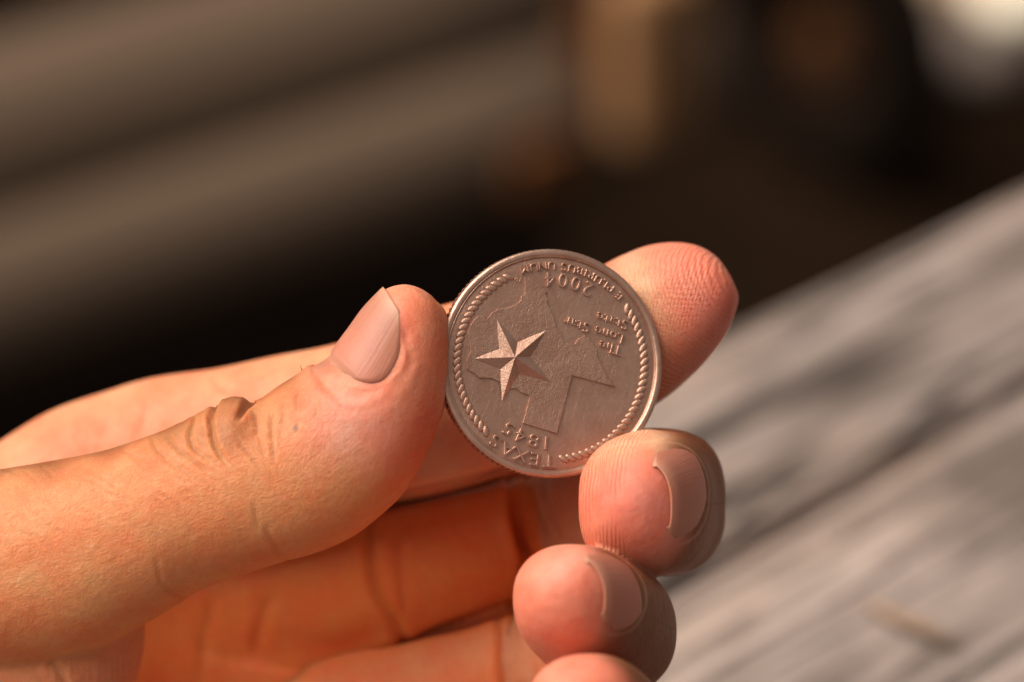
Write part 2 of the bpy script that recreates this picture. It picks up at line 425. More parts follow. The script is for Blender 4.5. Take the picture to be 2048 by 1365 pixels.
# field disc
v, f = [], []
rs = [0, .3, .6, .8, .95, 1.06, 1.10, 1.122]; hz = [0, 0, 0, 0, 0, 0, -.002, -.006]
seg = 160; v.append((0, 0, 0))
for r, h in zip(rs[1:], hz[1:]):
    for k in range(seg):
        a = 2 * math.pi * k / seg; v.append((r * math.cos(a), r * math.sin(a), h))
for k in range(seg): f.append((0, 1 + k, 1 + (k + 1) % seg))
for i in range(len(rs) - 2):
    for k in range(seg):
        a = 1 + i * seg; b = a + seg
        f.append((a + k, b + k, b + (k + 1) % seg, a + (k + 1) % seg))
obj('field', mesh('field', v, f, COIN), coin)
# rim, with the reeded edge below it
seg = 119 * 6
prof = [(1.118, -.010), (1.124, .004), (1.129, .016), (1.133, .018), (1.136, .014), (1.139, .013), (1.143, .020), (1.150, .024), (1.162, .026), (1.182, .026), (1.195, .021), (1.204, .012), (1.208, .004)]
v, f = lathe(prof, 240, closed=False)
obj('rim', mesh('rim', v, f, RELIEF), coin)
v, f = [], []
reed = [(1.208, .004, 0), (1.212, -.006, .5), (1.213, -.020, 1), (1.213, -.140, 1), (1.205, -.165, .3), (1.19, -.172, 0), (0.02, -.172, 0)]
for k in range(seg):
    a = 2 * math.pi * k / seg; ph = k % 6
    d = (0, 0, 0, .016, .020, .016)[ph]
    for r, z, w in reed: v.append(((r - d * w) * math.cos(a), (r - d * w) * math.sin(a), z))
m = len(reed)
for k in range(seg):
    k2 = (k + 1) % seg
    for i in range(m - 1): f.append((k * m + i, k * m + i + 1, k2 * m + i + 1, k2 * m + i))
obj('reeded_edge', mesh('reeded_edge', v, f, COIN, smooth=False), coin)

dg = None
def curve_to_mesh(cu, name):
    o = bpy.data.objects.new(name, cu); COL.objects.link(o)
    d = bpy.context.evaluated_depsgraph_get(); d.update()
    me = bpy.data.meshes.new_from_object(o.evaluated_get(d))
    me.name = name
    bpy.data.objects.remove(o); bpy.data.curves.remove(cu)
    return me
_glyph = {}
def glyph(ch, size, depth, bev):
    key = (ch, size, depth, bev)
    if key not in _glyph:
        cu = bpy.data.curves.new('letter', 'FONT'); cu.body = ch; cu.size = size
        cu.extrude = depth * .5; cu.bevel_depth = bev; cu.bevel_resolution = 2; cu.resolution_u = 6
        cu.offset = -bev * .8
        cu.align_x = 'CENTER'
        me = curve_to_mesh(cu, 'letter')
        me.materials.clear(); me.materials.append(RELIEF)
        me.polygons.foreach_set('use_smooth', [False] * len(me.polygons))
        nv = len(me.vertices); co = np.zeros(nv * 3); me.vertices.foreach_get('co', co); co = co.reshape(-1, 3)
        _glyph[key] = (co, [tuple(p.vertices) for p in me.polygons])
        bpy.data.meshes.remove(me)
    return _glyph[key]
def advance(txt, size):
    wd = {'I': .30, 'l': .26, 'i': .26, 't': .38, 'r': .42, ' ': .32, 'M': .86, 'U': .72, 'N': .74, '1': .5, 'S': .64, 'L': .54, 'E': .60, 'e': .56, 'a': .56, 'n': .58, 'o': .60, 'h': .58}
    return [wd.get(c, .66) * size for c in txt]
def inscription(label, chars, bev=.006, depth=.054):
    words, cur = [], []
    for c in chars + [(' ',)]:
        if c[0] == ' ':
            if cur: words.append(cur); cur = []
        else: cur.append(c)
    for wd in words:
        vs, fs = [], []
        for ch, x, y, rot, size, sx in wd:
            co, ps = glyph(ch, size, depth, bev)
            c, s = math.cos(rot), math.sin(rot); b = len(vs)
            for q in co:
                X, Y = q[0] * sx, q[1]
                vs.append((x + X * c - Y * s, y + X * s + Y * c, q[2]))
            fs += [tuple(b + i for i in p) for p in ps]
        o = obj('inscription', mesh('inscription', vs, fs, RELIEF, smooth=False), coin)
        o['label'] = label + ' reading ' + ''.join(c[0] for c in wd)
CAP = .70                                        # cap height over font size of the built-in font
def line_text(txt, centre_px, cap, width_px):
    size = cap / CAP; adv = advance(txt, 1.0); tot = sum(adv)
    k = width_px * SC / tot; x0, y0 = uv(*centre_px)
    x = x0 - tot * k / 2; out = []
    for ch, a in zip(txt, adv):
        out.append((ch, x + a * k / 2, y0 - cap / 2, 0.0, size, min(1.15, max(.7, k / size)))); x += a * k
    return out
def arc_text(txt, pa, pb, r, cap, top):
    size = cap / CAP; a0 = math.atan2(*uv(*pa)[::-1]); a1 = math.atan2(*uv(*pb)[::-1])
    adv = advance(txt, 1.0)
    pos = np.cumsum(adv) - np.array(adv) / 2; pos = (pos - pos[0]) / (pos[-1] - pos[0])
    dlt = (a1 - a0 + math.pi) % (2 * math.pi) - math.pi
    k = abs(dlt) * r / (sum(adv) - (adv[0] + adv[-1]) / 2)
    out = []
    for ch, t in zip(txt, pos):
        a = a0 + dlt * t
        rb = r - cap / 2 if top else r + cap / 2
        out.append((ch, rb * math.cos(a), rb * math.sin(a), a - math.pi / 2 if top else a + math.pi / 2, size, min(1.2, max(.7, k / size))))
    return out
inscription('raised motto word along the rim', arc_text('E PLURIBUS UNUM', (1240, 591), (1047, 536), 1.03, .082, False))
inscription('raised date', arc_text('2004', (1176, 577), (1099, 559), .885, .150, False))
inscription('raised state name along the rim', arc_text('TEXAS', (1097, 921), (986, 888), 1.035, .135, True))
inscription('raised date', arc_text('1845', (1091, 887), (1012, 864), .845, .140, True))
inscription('raised word', line_text('The', (1219, 697), .105, 50))
inscription('raised word', line_text('Lone Star', (1187, 661), .105, 128))
inscription('raised word', line_text('State', (1224, 643), .105, 70))
inscription('tiny raised initials', line_text('NN', (1032, 559), .036, 20), .003, .016)

# map of the state, slightly raised
TEX = [(1049, 556), (1056, 555), (1071, 565.6), (1081, 571.5), (1091.4, 582.5), (1089, 590), (1093.6, 600), (1093, 610), (1099.5, 620.6), (1106, 636.7), (1111, 657), (1124.5, 681), (1141, 688.5), (1149, 688.5), (1155, 679.7), (1168.4, 672.4), (1183, 685.6), (1192, 698.8), (1193, 716), (1208, 743), (1213.6, 758.7), (1226.8, 772.7), (1143, 750.8), (1112.5, 866.8), (1045.7, 846.6), (1059, 795.6), (1056, 790), (1043, 786), (1034, 778), (1022, 777), (995.6, 762.2), (976, 756), (957.8, 756), (951.6, 750), (934, 737.6), (933, 723), (940.5, 704), (937.6, 686.5), (934.6, 669), (940.5, 651), (947.8, 639.6), (955, 634.5), (969.8, 633.8), (971, 641), (978.6, 633.8), (984.5, 625), (996, 619), (1015, 617.7), (1031, 610), (1041.6, 601.5), (1041.6, 594), (1049, 591), (1050.4, 573.7)]
pts = [uv(*p) for p in TEX]
STRAIGHT = {21, 22, 23, 24}
fine = []
for i, p in enumerate(pts):
    q = pts[(i + 1) % len(pts)]; fine.append(p)
    L = math.dist(p, q)
    if i in STRAIGHT or L < .05: continue
    nn = int(L / .03)
    for k in range(1, nn):
        t = k / nn
        fine.append((p[0] + (q[0] - p[0]) * t + rng.normal(0, .004), p[1] + (q[1] - p[1]) * t + rng.normal(0, .004)))
def flat_shape(points, name, depth, bev, mat):
    cu = bpy.data.curves.new(name, 'CURVE'); cu.dimensions = '2D'; cu.fill_mode = 'BOTH'
    sp = cu.splines.new('POLY'); sp.points.add(len(points) - 1)
    for a, b in zip(sp.points, points): a.co = (b[0], b[1], 0, 1)
    sp.use_cyclic_u = True; cu.extrude = depth * .5; cu.bevel_depth = bev; cu.bevel_resolution = 1
    me = curve_to_mesh(cu, name); me.materials.clear(); me.materials.append(mat)
    me.polygons.foreach_set('use_smooth', [False] * len(me.polygons))
    return me
o = obj('state_map', flat_shape(fine, 'state_map', .040, .003, MAPM), coin)
MAPH = .040 * .5 + .003
# star of ten facets
tips = [(993, 639.6), (1091.4, 661.6), (1099.3, 764), (1002.6, 802.6), (947.8, 718)]
inn = [(1034.3, 684.3), (1060.7, 714.4), (1037.8, 749), (999, 740.2), (996.9, 698.2)]
v = [(*uv(1026.2, 716), .092)]
for a, b in zip(tips, inn): v.append((*uv(*a), MAPH + .004)); v.append((*uv(*b), MAPH - .002))
f = [(0, 1 + (k + 1) % 10, 1 + k) for k in range(10)]
me = mesh('star', v, f, RELIEF, smooth=False); me.flip_normals() if me.polygons[0].normal.z < 0 else None
obj('star', me, coin)
# rope border: every strand a small slanted bead
bm = bmesh.new(); bmesh.ops.create_uvsphere(bm, u_segments=10, v_segments=6, radius=1.0)
for vv in bm.verts: vv.co = Vector((vv.co.x * .068, vv.co.y * .034, vv.co.z * .016))
strand = bm_mesh(bm, 'rope_strand', COIN, True)
def rope(pa, pb):
    a0 = math.atan2(*uv(*pa)[::-1]); a1 = math.atan2(*uv(*pb)[::-1])
    d = (a1 - a0) % (2 * math.pi); r = 1.018
    root = obj('rope_border', None, coin)
    nn = int(d * r / .0735)
    for k in range(nn + 1):
        a = a0 + d * k / nn
        o = obj('rope_strand', strand, root, (r * math.cos(a), r * math.sin(a), .0))
        o.rotation_euler = (0, 0, a + math.pi / 2 - R(40))
# (angles grow anticlockwise seen from the front)
rope((1128, 921), (1257, 617))
rope((1014, 549), (961, 874))

# ------------------------------------------------------------------ hand
# every limb is a swept tube: stations (centre, e1, e2, r1, r2) in the hand frame
def unit(a): a = np.asarray(a, float); return a / np.linalg.norm(a)
def AB(ax, ay, bx, by, zc, r2):                  # a cut across the limb from edge A to edge B
    a, b = P(ax, ay, zc), P(bx, by, zc); c = (a + b) / 2
    return c, unit(a - b), np.array([0, 0, 1.0]), np.linalg.norm(a - b) / 2, r2
def ST(px, py, z, t, w, h):                      # a cut square to direction t of a finger bending in depth
    t = unit(t); e1 = unit(np.array([0, 1.0, 0]) - t * t[1]); e2 = np.cross(t, e1)
    return P(px, py, z), e1, -e2 if np.dot(e2, (-t[2], 0, t[0])) < 0 else e2, w, h
LIMBS = {}
LIMBS['thumb'] = [AB(-620, 1040, -560, 1560, -1.0, 1.2), AB(-300, 985, -250, 1440, -.5, 1.1), AB(-150, 962, -100, 1375, -.3, 1.0), AB(0, 940, 55, 1338, -.2, .95), AB(110, 922, 190, 1299, -.15, .92), AB(220, 898, 310, 1238, -.12, .90), AB(310, 868, 400, 1183, -.10, .88), AB(388, 838, 480, 1152, -.06, .86), AB(445, 816, 560, 1125, -.04, .86), AB(500, 812, 625, 1107, -.03, .86), AB(560, 771, 700, 1075, 0, .84), AB(610, 738, 755, 1036, .02, .80), AB(657, 706, 808, 984, .05, .75), AB(691, 665, 848, 920, .08, .70), AB(722, 622, 874, 855, .11, .64), AB(750, 592, 890, 776, .15, .56), AB(776, 574, 895, 692, .18, .46), AB(803, 567, 888, 628, .21, .32), AB(828, 570, 872, 602, .23, .17), AB(845, 577, 862, 589, .24, .06)]
LIMBS['index'] = [AB(-620, 1060, -480, 1500, -3.3, 1.2), AB(-330, 1010, -200, 1400, -3.0, 1.1), AB(-120, 960, 0, 1290, -2.8, 1.0), AB(0, 882, 110, 1190, -2.7, .95), AB(100, 822, 200, 1140, -2.6, .9), AB(200, 787, 295, 1110, -2.5, .88), AB(300, 757, 400, 1090, -2.4, .86), AB(440, 735, 520, 1065, -2.25, .84), AB(560, 711, 640, 1040, -2.1, .84), AB(665, 690, 750, 1012, -1.95, .86), AB(770, 655, 850, 996, -1.8, .86), AB(880, 614, 960, 968, -1.65, .82), AB(990, 590, 1060, 932, -1.5, .78), AB(1090, 568, 1160, 885, -1.35, .76), AB(1180, 542, 1262, 838, -1.2, .74), AB(1240, 514, 1330, 797, -1.1, .72), AB(1295, 493, 1385, 750, -1.02, .68), AB(1345, 487, 1425, 706, -.95, .62), AB(1392, 493, 1456, 660, -.9, .53), AB(1430, 513, 1472, 621, -.88, .40), AB(1456, 545, 1477, 600, -.86, .24), AB(1469, 570, 1477, 590, -.86, .09)]
LIMBS['middle'] = [AB(250, 1110, 290, 1420, -3.5, .9), AB(430, 1075, 470, 1370, -3.3, .85), AB(600, 1040, 640, 1340, -3.1, .8), AB(760, 978, 800, 1296, -2.9, .86), AB(900, 948, 930, 1252, -2.8, .86), AB(1000, 928, 1040, 1205, -2.8, .86),
    ST(1110, 1050, -2.95, (.85, 0, .5), .74, .80), ST(1215, 1030, -2.3, (.55, 0, .83), .76, .74), ST(1290, 1010, -1.5, (.30, 0, .95), .78, .70), ST(1318, 1003, -.95, (.0, 0, 1), .80, .73), ST(1306, 1005, -.45, (-.12, 0, .99), .77, .69), ST(1288, 1009, 0.02, (-.2, 0, .98), .745, .67), ST(1270, 1013, .38, (-.25, 0, .97), .68, .61), ST(1255, 1017, .65, (-.25, 0, .97), .555, .50), ST(1243, 1020, .84, (-.25, 0, .97), .36, .33), ST(1238, 1022, .93, (-.25, 0, .97), .17, .16), ST(1236, 1022, .955, (-.25, 0, .97), .05, .05)]
LIMBS['ring'] = [AB(420, 1440, 470, 1730, -3.2, .85), AB(560, 1395, 610, 1680, -3.0, .82), AB(700, 1340, 740, 1610, -2.75, .8), AB(830, 1280, 880, 1550, -2.55, .78), AB(990, 1216, 1035, 1460, -2.35, .76),
    ST(1080, 1330, -2.35, (.85, 0, .55), .68, .74), ST(1155, 1305, -1.6, (.6, 0, .8), .68, .70), ST(1208, 1280, -.8, (.3, 0, .95), .68, .68), ST(1222, 1262, -.15, (-.05, 0, 1), .68, .69), ST(1193, 1240, .4, (-.25, 0, .97), .68, .69), ST(1160, 1218, .85, (-.3, 0, .95), .65, .67), ST(1138, 1206, 1.2, (-.3, 0, .95), .59, .60), ST(1122, 1200, 1.45, (-.3, 0, .95), .48, .49), ST(1112, 1196, 1.62, (-.3, 0, .95), .32, .33), ST(1107, 1194, 1.70, (-.3, 0, .95), .15, .16), ST(1105, 1194, 1.72, (-.3, 0, .95), .05, .05)]
LIMBS['little'] = [AB(400, 1680, 450, 1940, -3.0, .8), AB(620, 1630, 660, 1860, -2.6, .72), AB(850, 1570, 890, 1790, -2.1, .66),
    ST(1010, 1640, -1.8, (.8, 0, .6), .60, .62), ST(1110, 1580, -1.0, (.55, .2, .8), .60, .60), ST(1190, 1510, -.1, (.35, .3, .9), .59, .58), ST(1225, 1465, .6, (-.05, .2, 1), .58, .57), ST(1218, 1440, 1.2, (-.2, .15, .97), .565, .56), ST(1188, 1428, 1.75, (-.25, .1, .97), .60, .62), ST(1166, 1420, 2.1, (-.25, .1, .97), .54, .57), ST(1152, 1415, 2.35, (-.25, .1, .97), .43, .46), ST(1144, 1412, 2.5, (-.25, .1, .97), .28, .30), ST(1140, 1411, 2.57, (-.25, .1, .97), .13, .14), ST(1139, 1411, 2.59, (-.25, .1, .97), .04, .04)]
pe = unit((-.53, .85, 0)); vz = np.array([0, 0, 1.0])
LIMBS['palm'] = [(P(800, 1330, -3.3), pe, vz, 2.2, .35), (P(740, 1330, -3.35), pe, vz, 2.6, .65), (P(600, 1345, -3.4), pe, vz, 2.8, .85), (P(350, 1410, -3.45), pe, vz, 3.0, 1.0), (P(0, 1520, -3.3), unit((-.4, .92, 0)), vz, 2.9, 1.2), (P(-400, 1500, -2.8), unit((-.25, .97, 0)), vz, 2.6, 1.6), (P(-800, 1520, -2.5), unit((-.2, .97, 0)), vz, 2.5, 1.75), (P(-1150, 1550, -2.4), unit((-.2, .97, 0)), vz, 2.5, 1.8), (P(-1190, 1555, -2.4), unit((-.2, .97, 0)), vz, 1.4, 1.0)]
yy = np.array([0, 1.0, 0])
LIMBS['thenar'] = [(P(-620, 1400, -1.9), yy, vz, 1.6, 1.2), (P(-350, 1370, -1.3), yy, vz, 1.5, 1.25), (P(-60, 1320, -.95), yy, vz, 1.3, 1.2), (P(110, 1300, -.85), yy, vz, 1.12, 1.0), (P(205, 1285, -.8), yy, vz, .92, .80), (P(258, 1275, -.8), yy, vz, .62, .52), (P(283, 1268, -.8), yy, vz, .32, .25), (P(290, 1265, -.8), yy, vz, .08, .06)]
NSUB = 10
def cat(a, t):                                   # Catmull-Rom through station values
    n = len(a); i = min(int(t), n - 2); u = t - i
    p0, p1, p2, p3 = a[max(i - 1, 0)], a[i], a[i + 1], a[min(i + 2, n - 1)]
    return .5 * (2 * p1 + (p2 - p0) * u + (2 * p0 - 5 * p1 + 4 * p2 - p3) * u * u + (3 * p1 - p0 - 3 * p2 + p3) * u ** 3)
class Limb:
    def __init__(s, st, expo):
        n = (len(st) - 1) * NSUB + 1; s.expo = expo
        arr = [np.array([x[k] for x in st], float) for k in range(5)]
        ts = np.arange(n) / NSUB
        s.c, s.e1, s.e2, s.r1, s.r2 = [np.array([cat(a, t) for t in ts]) for a in arr]
        s.e1 /= np.linalg.norm(s.e1, axis=1)[:, None]
        s.e2 -= s.e1 * np.sum(s.e1 * s.e2, 1)[:, None]; s.e2 /= np.linalg.norm(s.e2, axis=1)[:, None]
        s.r1 = np.maximum(s.r1, .02); s.r2 = np.maximum(s.r2, .02)
        d = np.gradient(s.c, axis=0); s.step = np.linalg.norm(d, axis=1) + 1e-6; s.t = d / s.step[:, None]
        s.len = np.concatenate([[0], np.cumsum(np.linalg.norm(np.diff(s.c, axis=0), axis=1))])
    def at(s, i, phi, off=0.0):                  # i: float dense index
        i0 = int(min(max(i, 0), len(s.c) - 2)); u = i - i0
        L = lambda a: a[i0] * (1 - u) + a[i0 + 1] * u
        co, si = math.cos(phi), math.sin(phi); p = 2.0 / s.expo
        a, b = math.copysign(abs(si) ** p, si), math.copysign(abs(co) ** p, co)
        q = L(s.c) + L(s.e1) * (L(s.r1) * a) + L(s.e2) * (L(s.r2) * b)
        if off:
            nr = L(s.e1) * si / L(s.r1) + L(s.e2) * co / L(s.r2); q = q + off * nr / np.linalg.norm(nr)
        return q
    def tubemesh(s, seg=56):
        vs, fs = [], []
        for i in range(len(s.c)):
            for k in range(seg): vs.append(s.at(i, 2 * math.pi * k / seg))
        for i in range(len(s.c) - 1):
            for k in range(seg):
                fs.append((i * seg + k, i * seg + (k + 1) % seg, (i + 1) * seg + (k + 1) % seg, (i + 1) * seg + k))
        fs.append(tuple(range(seg - 1, -1, -1))); b = (len(s.c) - 1) * seg
        fs.append(tuple(b + k for k in range(seg)))
        return vs, fs
    def locate(s, p):                            # nearest station, angle and relative radius of points
        out_i = np.zeros(len(p)); phi = np.zeros(len(p)); rho = np.zeros(len(p))
        for a in range(0, len(p), 20000):
            q = p[a:a + 20000]
            d2 = ((q[:, None, :] - s.c[None]) ** 2).sum(2) / (np.maximum(s.r1 * s.r2, .12))[None] ** .5
            i = d2.argmin(1); r = q - s.c[i]
            al = (r * s.t[i]).sum(1); fi = np.clip(al / s.step[i], -1, 1)
            last = i == len(s.c) - 1
            fi = np.where(last, np.maximum(al, 0) / s.step[i], fi)
            x = (r * s.e1[i]).sum(1); y = (r * s.e2[i]).sum(1)
            out_i[a:a + 20000] = i + fi; phi[a:a + 20000] = np.arctan2(x / s.r1[i], y / s.r2[i])
            nr = np.sqrt((np.abs(x) / s.r1[i]) ** 2 + (np.abs(y) / s.r2[i]) ** 2 + (np.where(np.abs(fi) >= 1, al, 0) / .4) ** 2)
            rho[a:a + 20000] = np.sqrt((r ** 2).sum(1)) * (1 - 1 / np.maximum(nr, .05))     # about the distance outside this limb
        return out_i, phi, rho
EXPO = {'thumb': 2.15, 'index': 2.1, 'middle': 2.55, 'ring': 2.25, 'little': 2.2, 'palm': 2.6, 'thenar': 2.2}
limbs = {k: Limb(v, EXPO[k]) for k, v in LIMBS.items()}
vs, fs = [], []
for lm in limbs.values():
    a, b = lm.tubemesh(); o_ = len(vs); vs += a; fs += [tuple(o_ + i for i in q) for q in b]
raw = mesh('raw', vs, fs)
bmr = bmesh.new(); bmr.from_mesh(raw); bmesh.ops.recalc_face_normals(bmr, faces=bmr.faces[:]); bmr.to_mesh(raw); bmr.free()
VOX = .027
ro = bpy.data.objects.new('raw', raw); COL.objects.link(ro)
md = ro.modifiers.new('r', 'REMESH'); md.mode = 'VOXEL'; md.voxel_size = VOX; md.adaptivity = 0
d = bpy.context.evaluated_depsgraph_get(); d.update()
hm = bpy.data.meshes.new_from_object(ro.evaluated_get(d)); hm.name = 'hand'
bpy.data.objects.remove(ro); bpy.data.meshes.remove(raw)
N = len(hm.vertices)
co = np.zeros(N * 3); hm.vertices.foreach_get('co', co); co = co.reshape(-1, 3)
ed_ = np.zeros(len(hm.edges) * 2, dtype=np.int64); hm.edges.foreach_get('vertices', ed_); ed_ = ed_.reshape(-1, 2)
deg = np.bincount(ed_.ravel(), minlength=N).astype(float)[:, None]
def lap(x):
    s_ = np.zeros_like(x)
    for k in range(x.shape[1]):
        s_[:, k] = np.bincount(ed_[:, 0], weights=x[ed_[:, 1], k], minlength=N) + np.bincount(ed_[:, 1], weights=x[ed_[:, 0], k], minlength=N)
    return s_ / deg - x
# which limb each point belongs to
names = list(limbs); info = {k: limbs[k].locate(co) for k in names}
rhos = np.stack([info[k][2] for k in names], 1); own = rhos.argmin(1)
soft = np.exp(-9 * (rhos - rhos.min(1)[:, None])); soft /= soft.sum(1)[:, None]
for it in range(4):
    soft = soft + .5 * lap(soft)
k_ = {n: i for i, n in enumerate(names)}
fleshy = np.clip(soft[:, k_['palm']] + soft[:, k_['thenar']] * .6, 0, 1)[:, None]
for it in range(6): co = co + .5 * lap(co); co = co - .45 * lap(co)
for it in range(24): co = co + .5 * fleshy * lap(co)
hm.vertices.foreach_set('co', co.ravel()); hm.update()
nor = np.zeros(N * 3); hm.vertex_normals.foreach_get('vector', nor); nor = nor.reshape(-1, 3)
k0 = DIST / (DIST - co[:, 2]) / SC
px = 1024 + co[:, 0] * k0; py = 682.5 - co[:, 1] * k0

def sstep(a, b, x): t = np.clip((x - a) / (b - a), 0, 1); return t * t * (3 - 2 * t)
def poly_dist(pts, x, y):                        # distance in pixels of the photograph's width to a traced line, and place along it
    best = np.full(len(x), 1e9); par = np.zeros(len(x)); n = len(pts) - 1
    for i in range(n):
        ax, ay = pts[i]; bx, by = pts[i + 1]; dx, dy = bx - ax, by - ay
        t = np.clip(((x - ax) * dx + (y - ay) * dy) / (dx * dx + dy * dy), 0, 1)
        q = np.hypot(x - ax - t * dx, y - ay - t * dy); m = q < best
        best[m] = q[m]; par[m] = (i + t[m]) / n
    return best, par
disp = np.zeros(N); fold_shade_tint = np.zeros(N)  # second array: fold shade put into the colour, plus redder nail borders
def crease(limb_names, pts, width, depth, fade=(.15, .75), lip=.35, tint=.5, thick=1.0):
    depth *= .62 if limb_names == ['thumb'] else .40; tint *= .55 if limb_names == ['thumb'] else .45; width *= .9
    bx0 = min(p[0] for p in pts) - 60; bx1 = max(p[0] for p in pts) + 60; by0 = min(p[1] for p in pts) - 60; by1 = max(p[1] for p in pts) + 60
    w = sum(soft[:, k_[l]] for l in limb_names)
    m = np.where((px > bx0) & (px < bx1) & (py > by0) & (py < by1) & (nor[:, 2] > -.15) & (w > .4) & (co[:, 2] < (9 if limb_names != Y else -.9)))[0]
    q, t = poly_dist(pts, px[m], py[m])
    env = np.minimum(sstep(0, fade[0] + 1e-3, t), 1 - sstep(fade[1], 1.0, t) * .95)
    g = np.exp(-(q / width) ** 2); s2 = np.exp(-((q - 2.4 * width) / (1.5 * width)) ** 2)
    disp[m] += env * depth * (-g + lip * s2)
    fold_shade_tint[m] = np.maximum(fold_shade_tint[m], env * tint * np.exp(-(q / (width * 1.1)) ** 2))
def bulge(limb_names, x, y, r, h, sx=1.0, rot=0.0):
    w = sum(soft[:, k_[l]] for l in limb_names)
    dx, dy = px - x, py - y; c, s_ = math.cos(rot), math.sin(rot)
    a, b = (dx * c + dy * s_) / sx, -dx * s_ + dy * c
    disp[:] += h * np.exp(-(a * a + b * b) / (r * r)) * sstep(.1, .8, w) * sstep(-.7, -.1, nor[:, 2])
T = ['thumb']; Y = ['middle', 'palm', 'ring']
# folds over the thumb's knuckle
bulge(T, 470, 826, 36, .125); bulge(T, 408, 848, 24, .055); bulge(T, 365, 868, 22, .025); bulge(T, 455, 870, 26, .03)
crease(T, [(512, 806), (501, 820), (492, 832), (481, 845), (470, 858)], 5, .095, fade=(.0, .6))
crease(T, [(441, 808), (431, 829), (425, 846), (426, 874), (431, 895), (443, 914), (454, 928), (478, 945)], 5, .085, fade=(.05, .6))
crease(T, [(393, 838), (384, 861), (380, 876), (385, 895), (401, 909), (424, 922), (448, 940)], 4.5, .05, fade=(.05, .5))
crease(T, [(330, 868), (343, 886), (363, 905), (387, 920), (404, 936), (424, 957)], 4.5, .03)
crease(T, [(300, 872), (312, 900), (340, 928), (372, 948), (402, 972)], 4.5, .024)
crease(T, [(544, 826), (543, 835), (542, 862), (545, 892), (548, 911), (546, 930)], 4.5, .035)
crease(T, [(516, 832), (514, 842), (514, 862), (507, 882)], 4, .025)
crease(T, [(470, 880), (495, 905), (510, 924), (525, 942)], 4, .018)
crease(T, [(560, 800), (566, 830), (570, 860)], 5, .012); crease(T, [(592, 775), (598, 800), (600, 830)], 5, .012)
crease(T, [(526, 1040), (536, 1066), (556, 1100), (578, 1122)], 6, .018, fade=(.4, .95), tint=.3)
crease(T, [(308, 1100), (313, 1125), (321, 1166), (340, 1184), (372, 1198)], 5, .016, fade=(.5, .95), tint=.3)
crease(T, [(505, 1000), (512, 1030), (516, 1060)], 6, .012)
for i in range(30):                              # slanting fine lines on the back of the thumb
    x0 = rng.uniform(-10, 400); y0 = 935 - .24 * x0 + rng.uniform(0, 130); L_ = rng.uniform(45, 120); a_ = R(rng.uniform(18, 42))
    crease(T, [(x0, y0), (x0 + L_ * .5 * math.cos(a_), y0 + L_ * .5 * math.sin(a_) + rng.uniform(-4, 4)), (x0 + L_ * math.cos(a_), y0 + L_ * math.sin(a_))], rng.uniform(3, 4.5), rng.uniform(.007, .017), fade=(.3, .6), tint=.25)
for i in range(14):                              # short cross lines in front of the knuckle
    x0 = rng.uniform(540, 650); y0 = 835 - .75 * (x0 - 540) + rng.uniform(-10, 60)
    crease(T, [(x0, y0), (x0 + rng.uniform(-5, 5), y0 + rng.uniform(15, 40))], 3.5, rng.uniform(.006, .013), fade=(.3, .6), tint=.2)
# ragged cuticle and side fold of the thumb's nail
crease(T, [(782, 600), (792, 645), (806, 690), (810, 716), (800, 744), (772, 766), (735, 776), (698, 772), (670, 752), (652, 728)], 3.5, -.014, fade=(.05, .95), tint=-.5, lip=0)
crease(T, [(800, 640), (818, 690), (822, 726), (808, 760)], 6, .012, fade=(.2, .8), tint=.2)
# dry skin line beside the thumb's pad
crease(T, [(815, 742), (838, 730), (862, 728), (870, 745), (868, 780), (860, 812), (845, 830), (825, 836)], 3, -.008, fade=(.1, .9), tint=-.35, lip=0)
X = ['index', 'palm']
crease(X, [(418, 752), (445, 775), (472, 794), (500, 830)], 9, .035, fade=(.2, .7))
crease(X, [(150, 860), (175, 890), (190, 920)], 12, .03, tint=.2); crease(X, [(300, 800), (287, 842), (276, 890)], 12, .02, tint=.2); crease(X, [(215, 842), (205, 880), (200, 920)], 10, .015, tint=.15)
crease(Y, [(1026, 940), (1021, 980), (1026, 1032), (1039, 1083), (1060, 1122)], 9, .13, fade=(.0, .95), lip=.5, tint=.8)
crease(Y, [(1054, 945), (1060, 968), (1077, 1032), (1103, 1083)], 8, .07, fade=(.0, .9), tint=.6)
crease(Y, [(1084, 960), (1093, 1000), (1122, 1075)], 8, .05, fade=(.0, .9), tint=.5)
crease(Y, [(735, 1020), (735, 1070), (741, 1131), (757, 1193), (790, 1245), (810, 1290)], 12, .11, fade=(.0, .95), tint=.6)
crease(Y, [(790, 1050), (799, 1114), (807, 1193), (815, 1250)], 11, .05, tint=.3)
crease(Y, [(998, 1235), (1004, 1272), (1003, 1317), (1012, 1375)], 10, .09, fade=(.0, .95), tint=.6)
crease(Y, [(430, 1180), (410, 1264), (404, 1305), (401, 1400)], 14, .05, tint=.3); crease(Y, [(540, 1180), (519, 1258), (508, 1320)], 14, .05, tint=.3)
bulge(['palm', 'ring'], 640, 1420, 190, .35); bulge(['palm'], 520, 1190, 110, -.20); bulge(['middle'], 900, 1110, 90, .06)
Z_ = ['middle', 'index', 'ring', 'palm']  # gaps between fingers: carved deep, and their shade painted dark too
Y = Z_
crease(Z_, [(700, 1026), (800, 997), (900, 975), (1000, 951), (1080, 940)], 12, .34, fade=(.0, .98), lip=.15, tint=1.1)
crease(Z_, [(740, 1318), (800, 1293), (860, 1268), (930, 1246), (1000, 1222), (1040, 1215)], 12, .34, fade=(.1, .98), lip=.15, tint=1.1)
H = ['thenar']
for i in range(20):
    x0 = 100 + i * 9.5 + rng.uniform(-4, 4)
    crease(H, [(x0, 1300 - i * 4), (x0 + rng.uniform(-4, 8), 1340), (x0 + rng.uniform(0, 14), 1400)], 3.5, .009, tint=.15)
crease(H, [(95, 1320), (120, 1345), (140, 1400)], 9, .06)

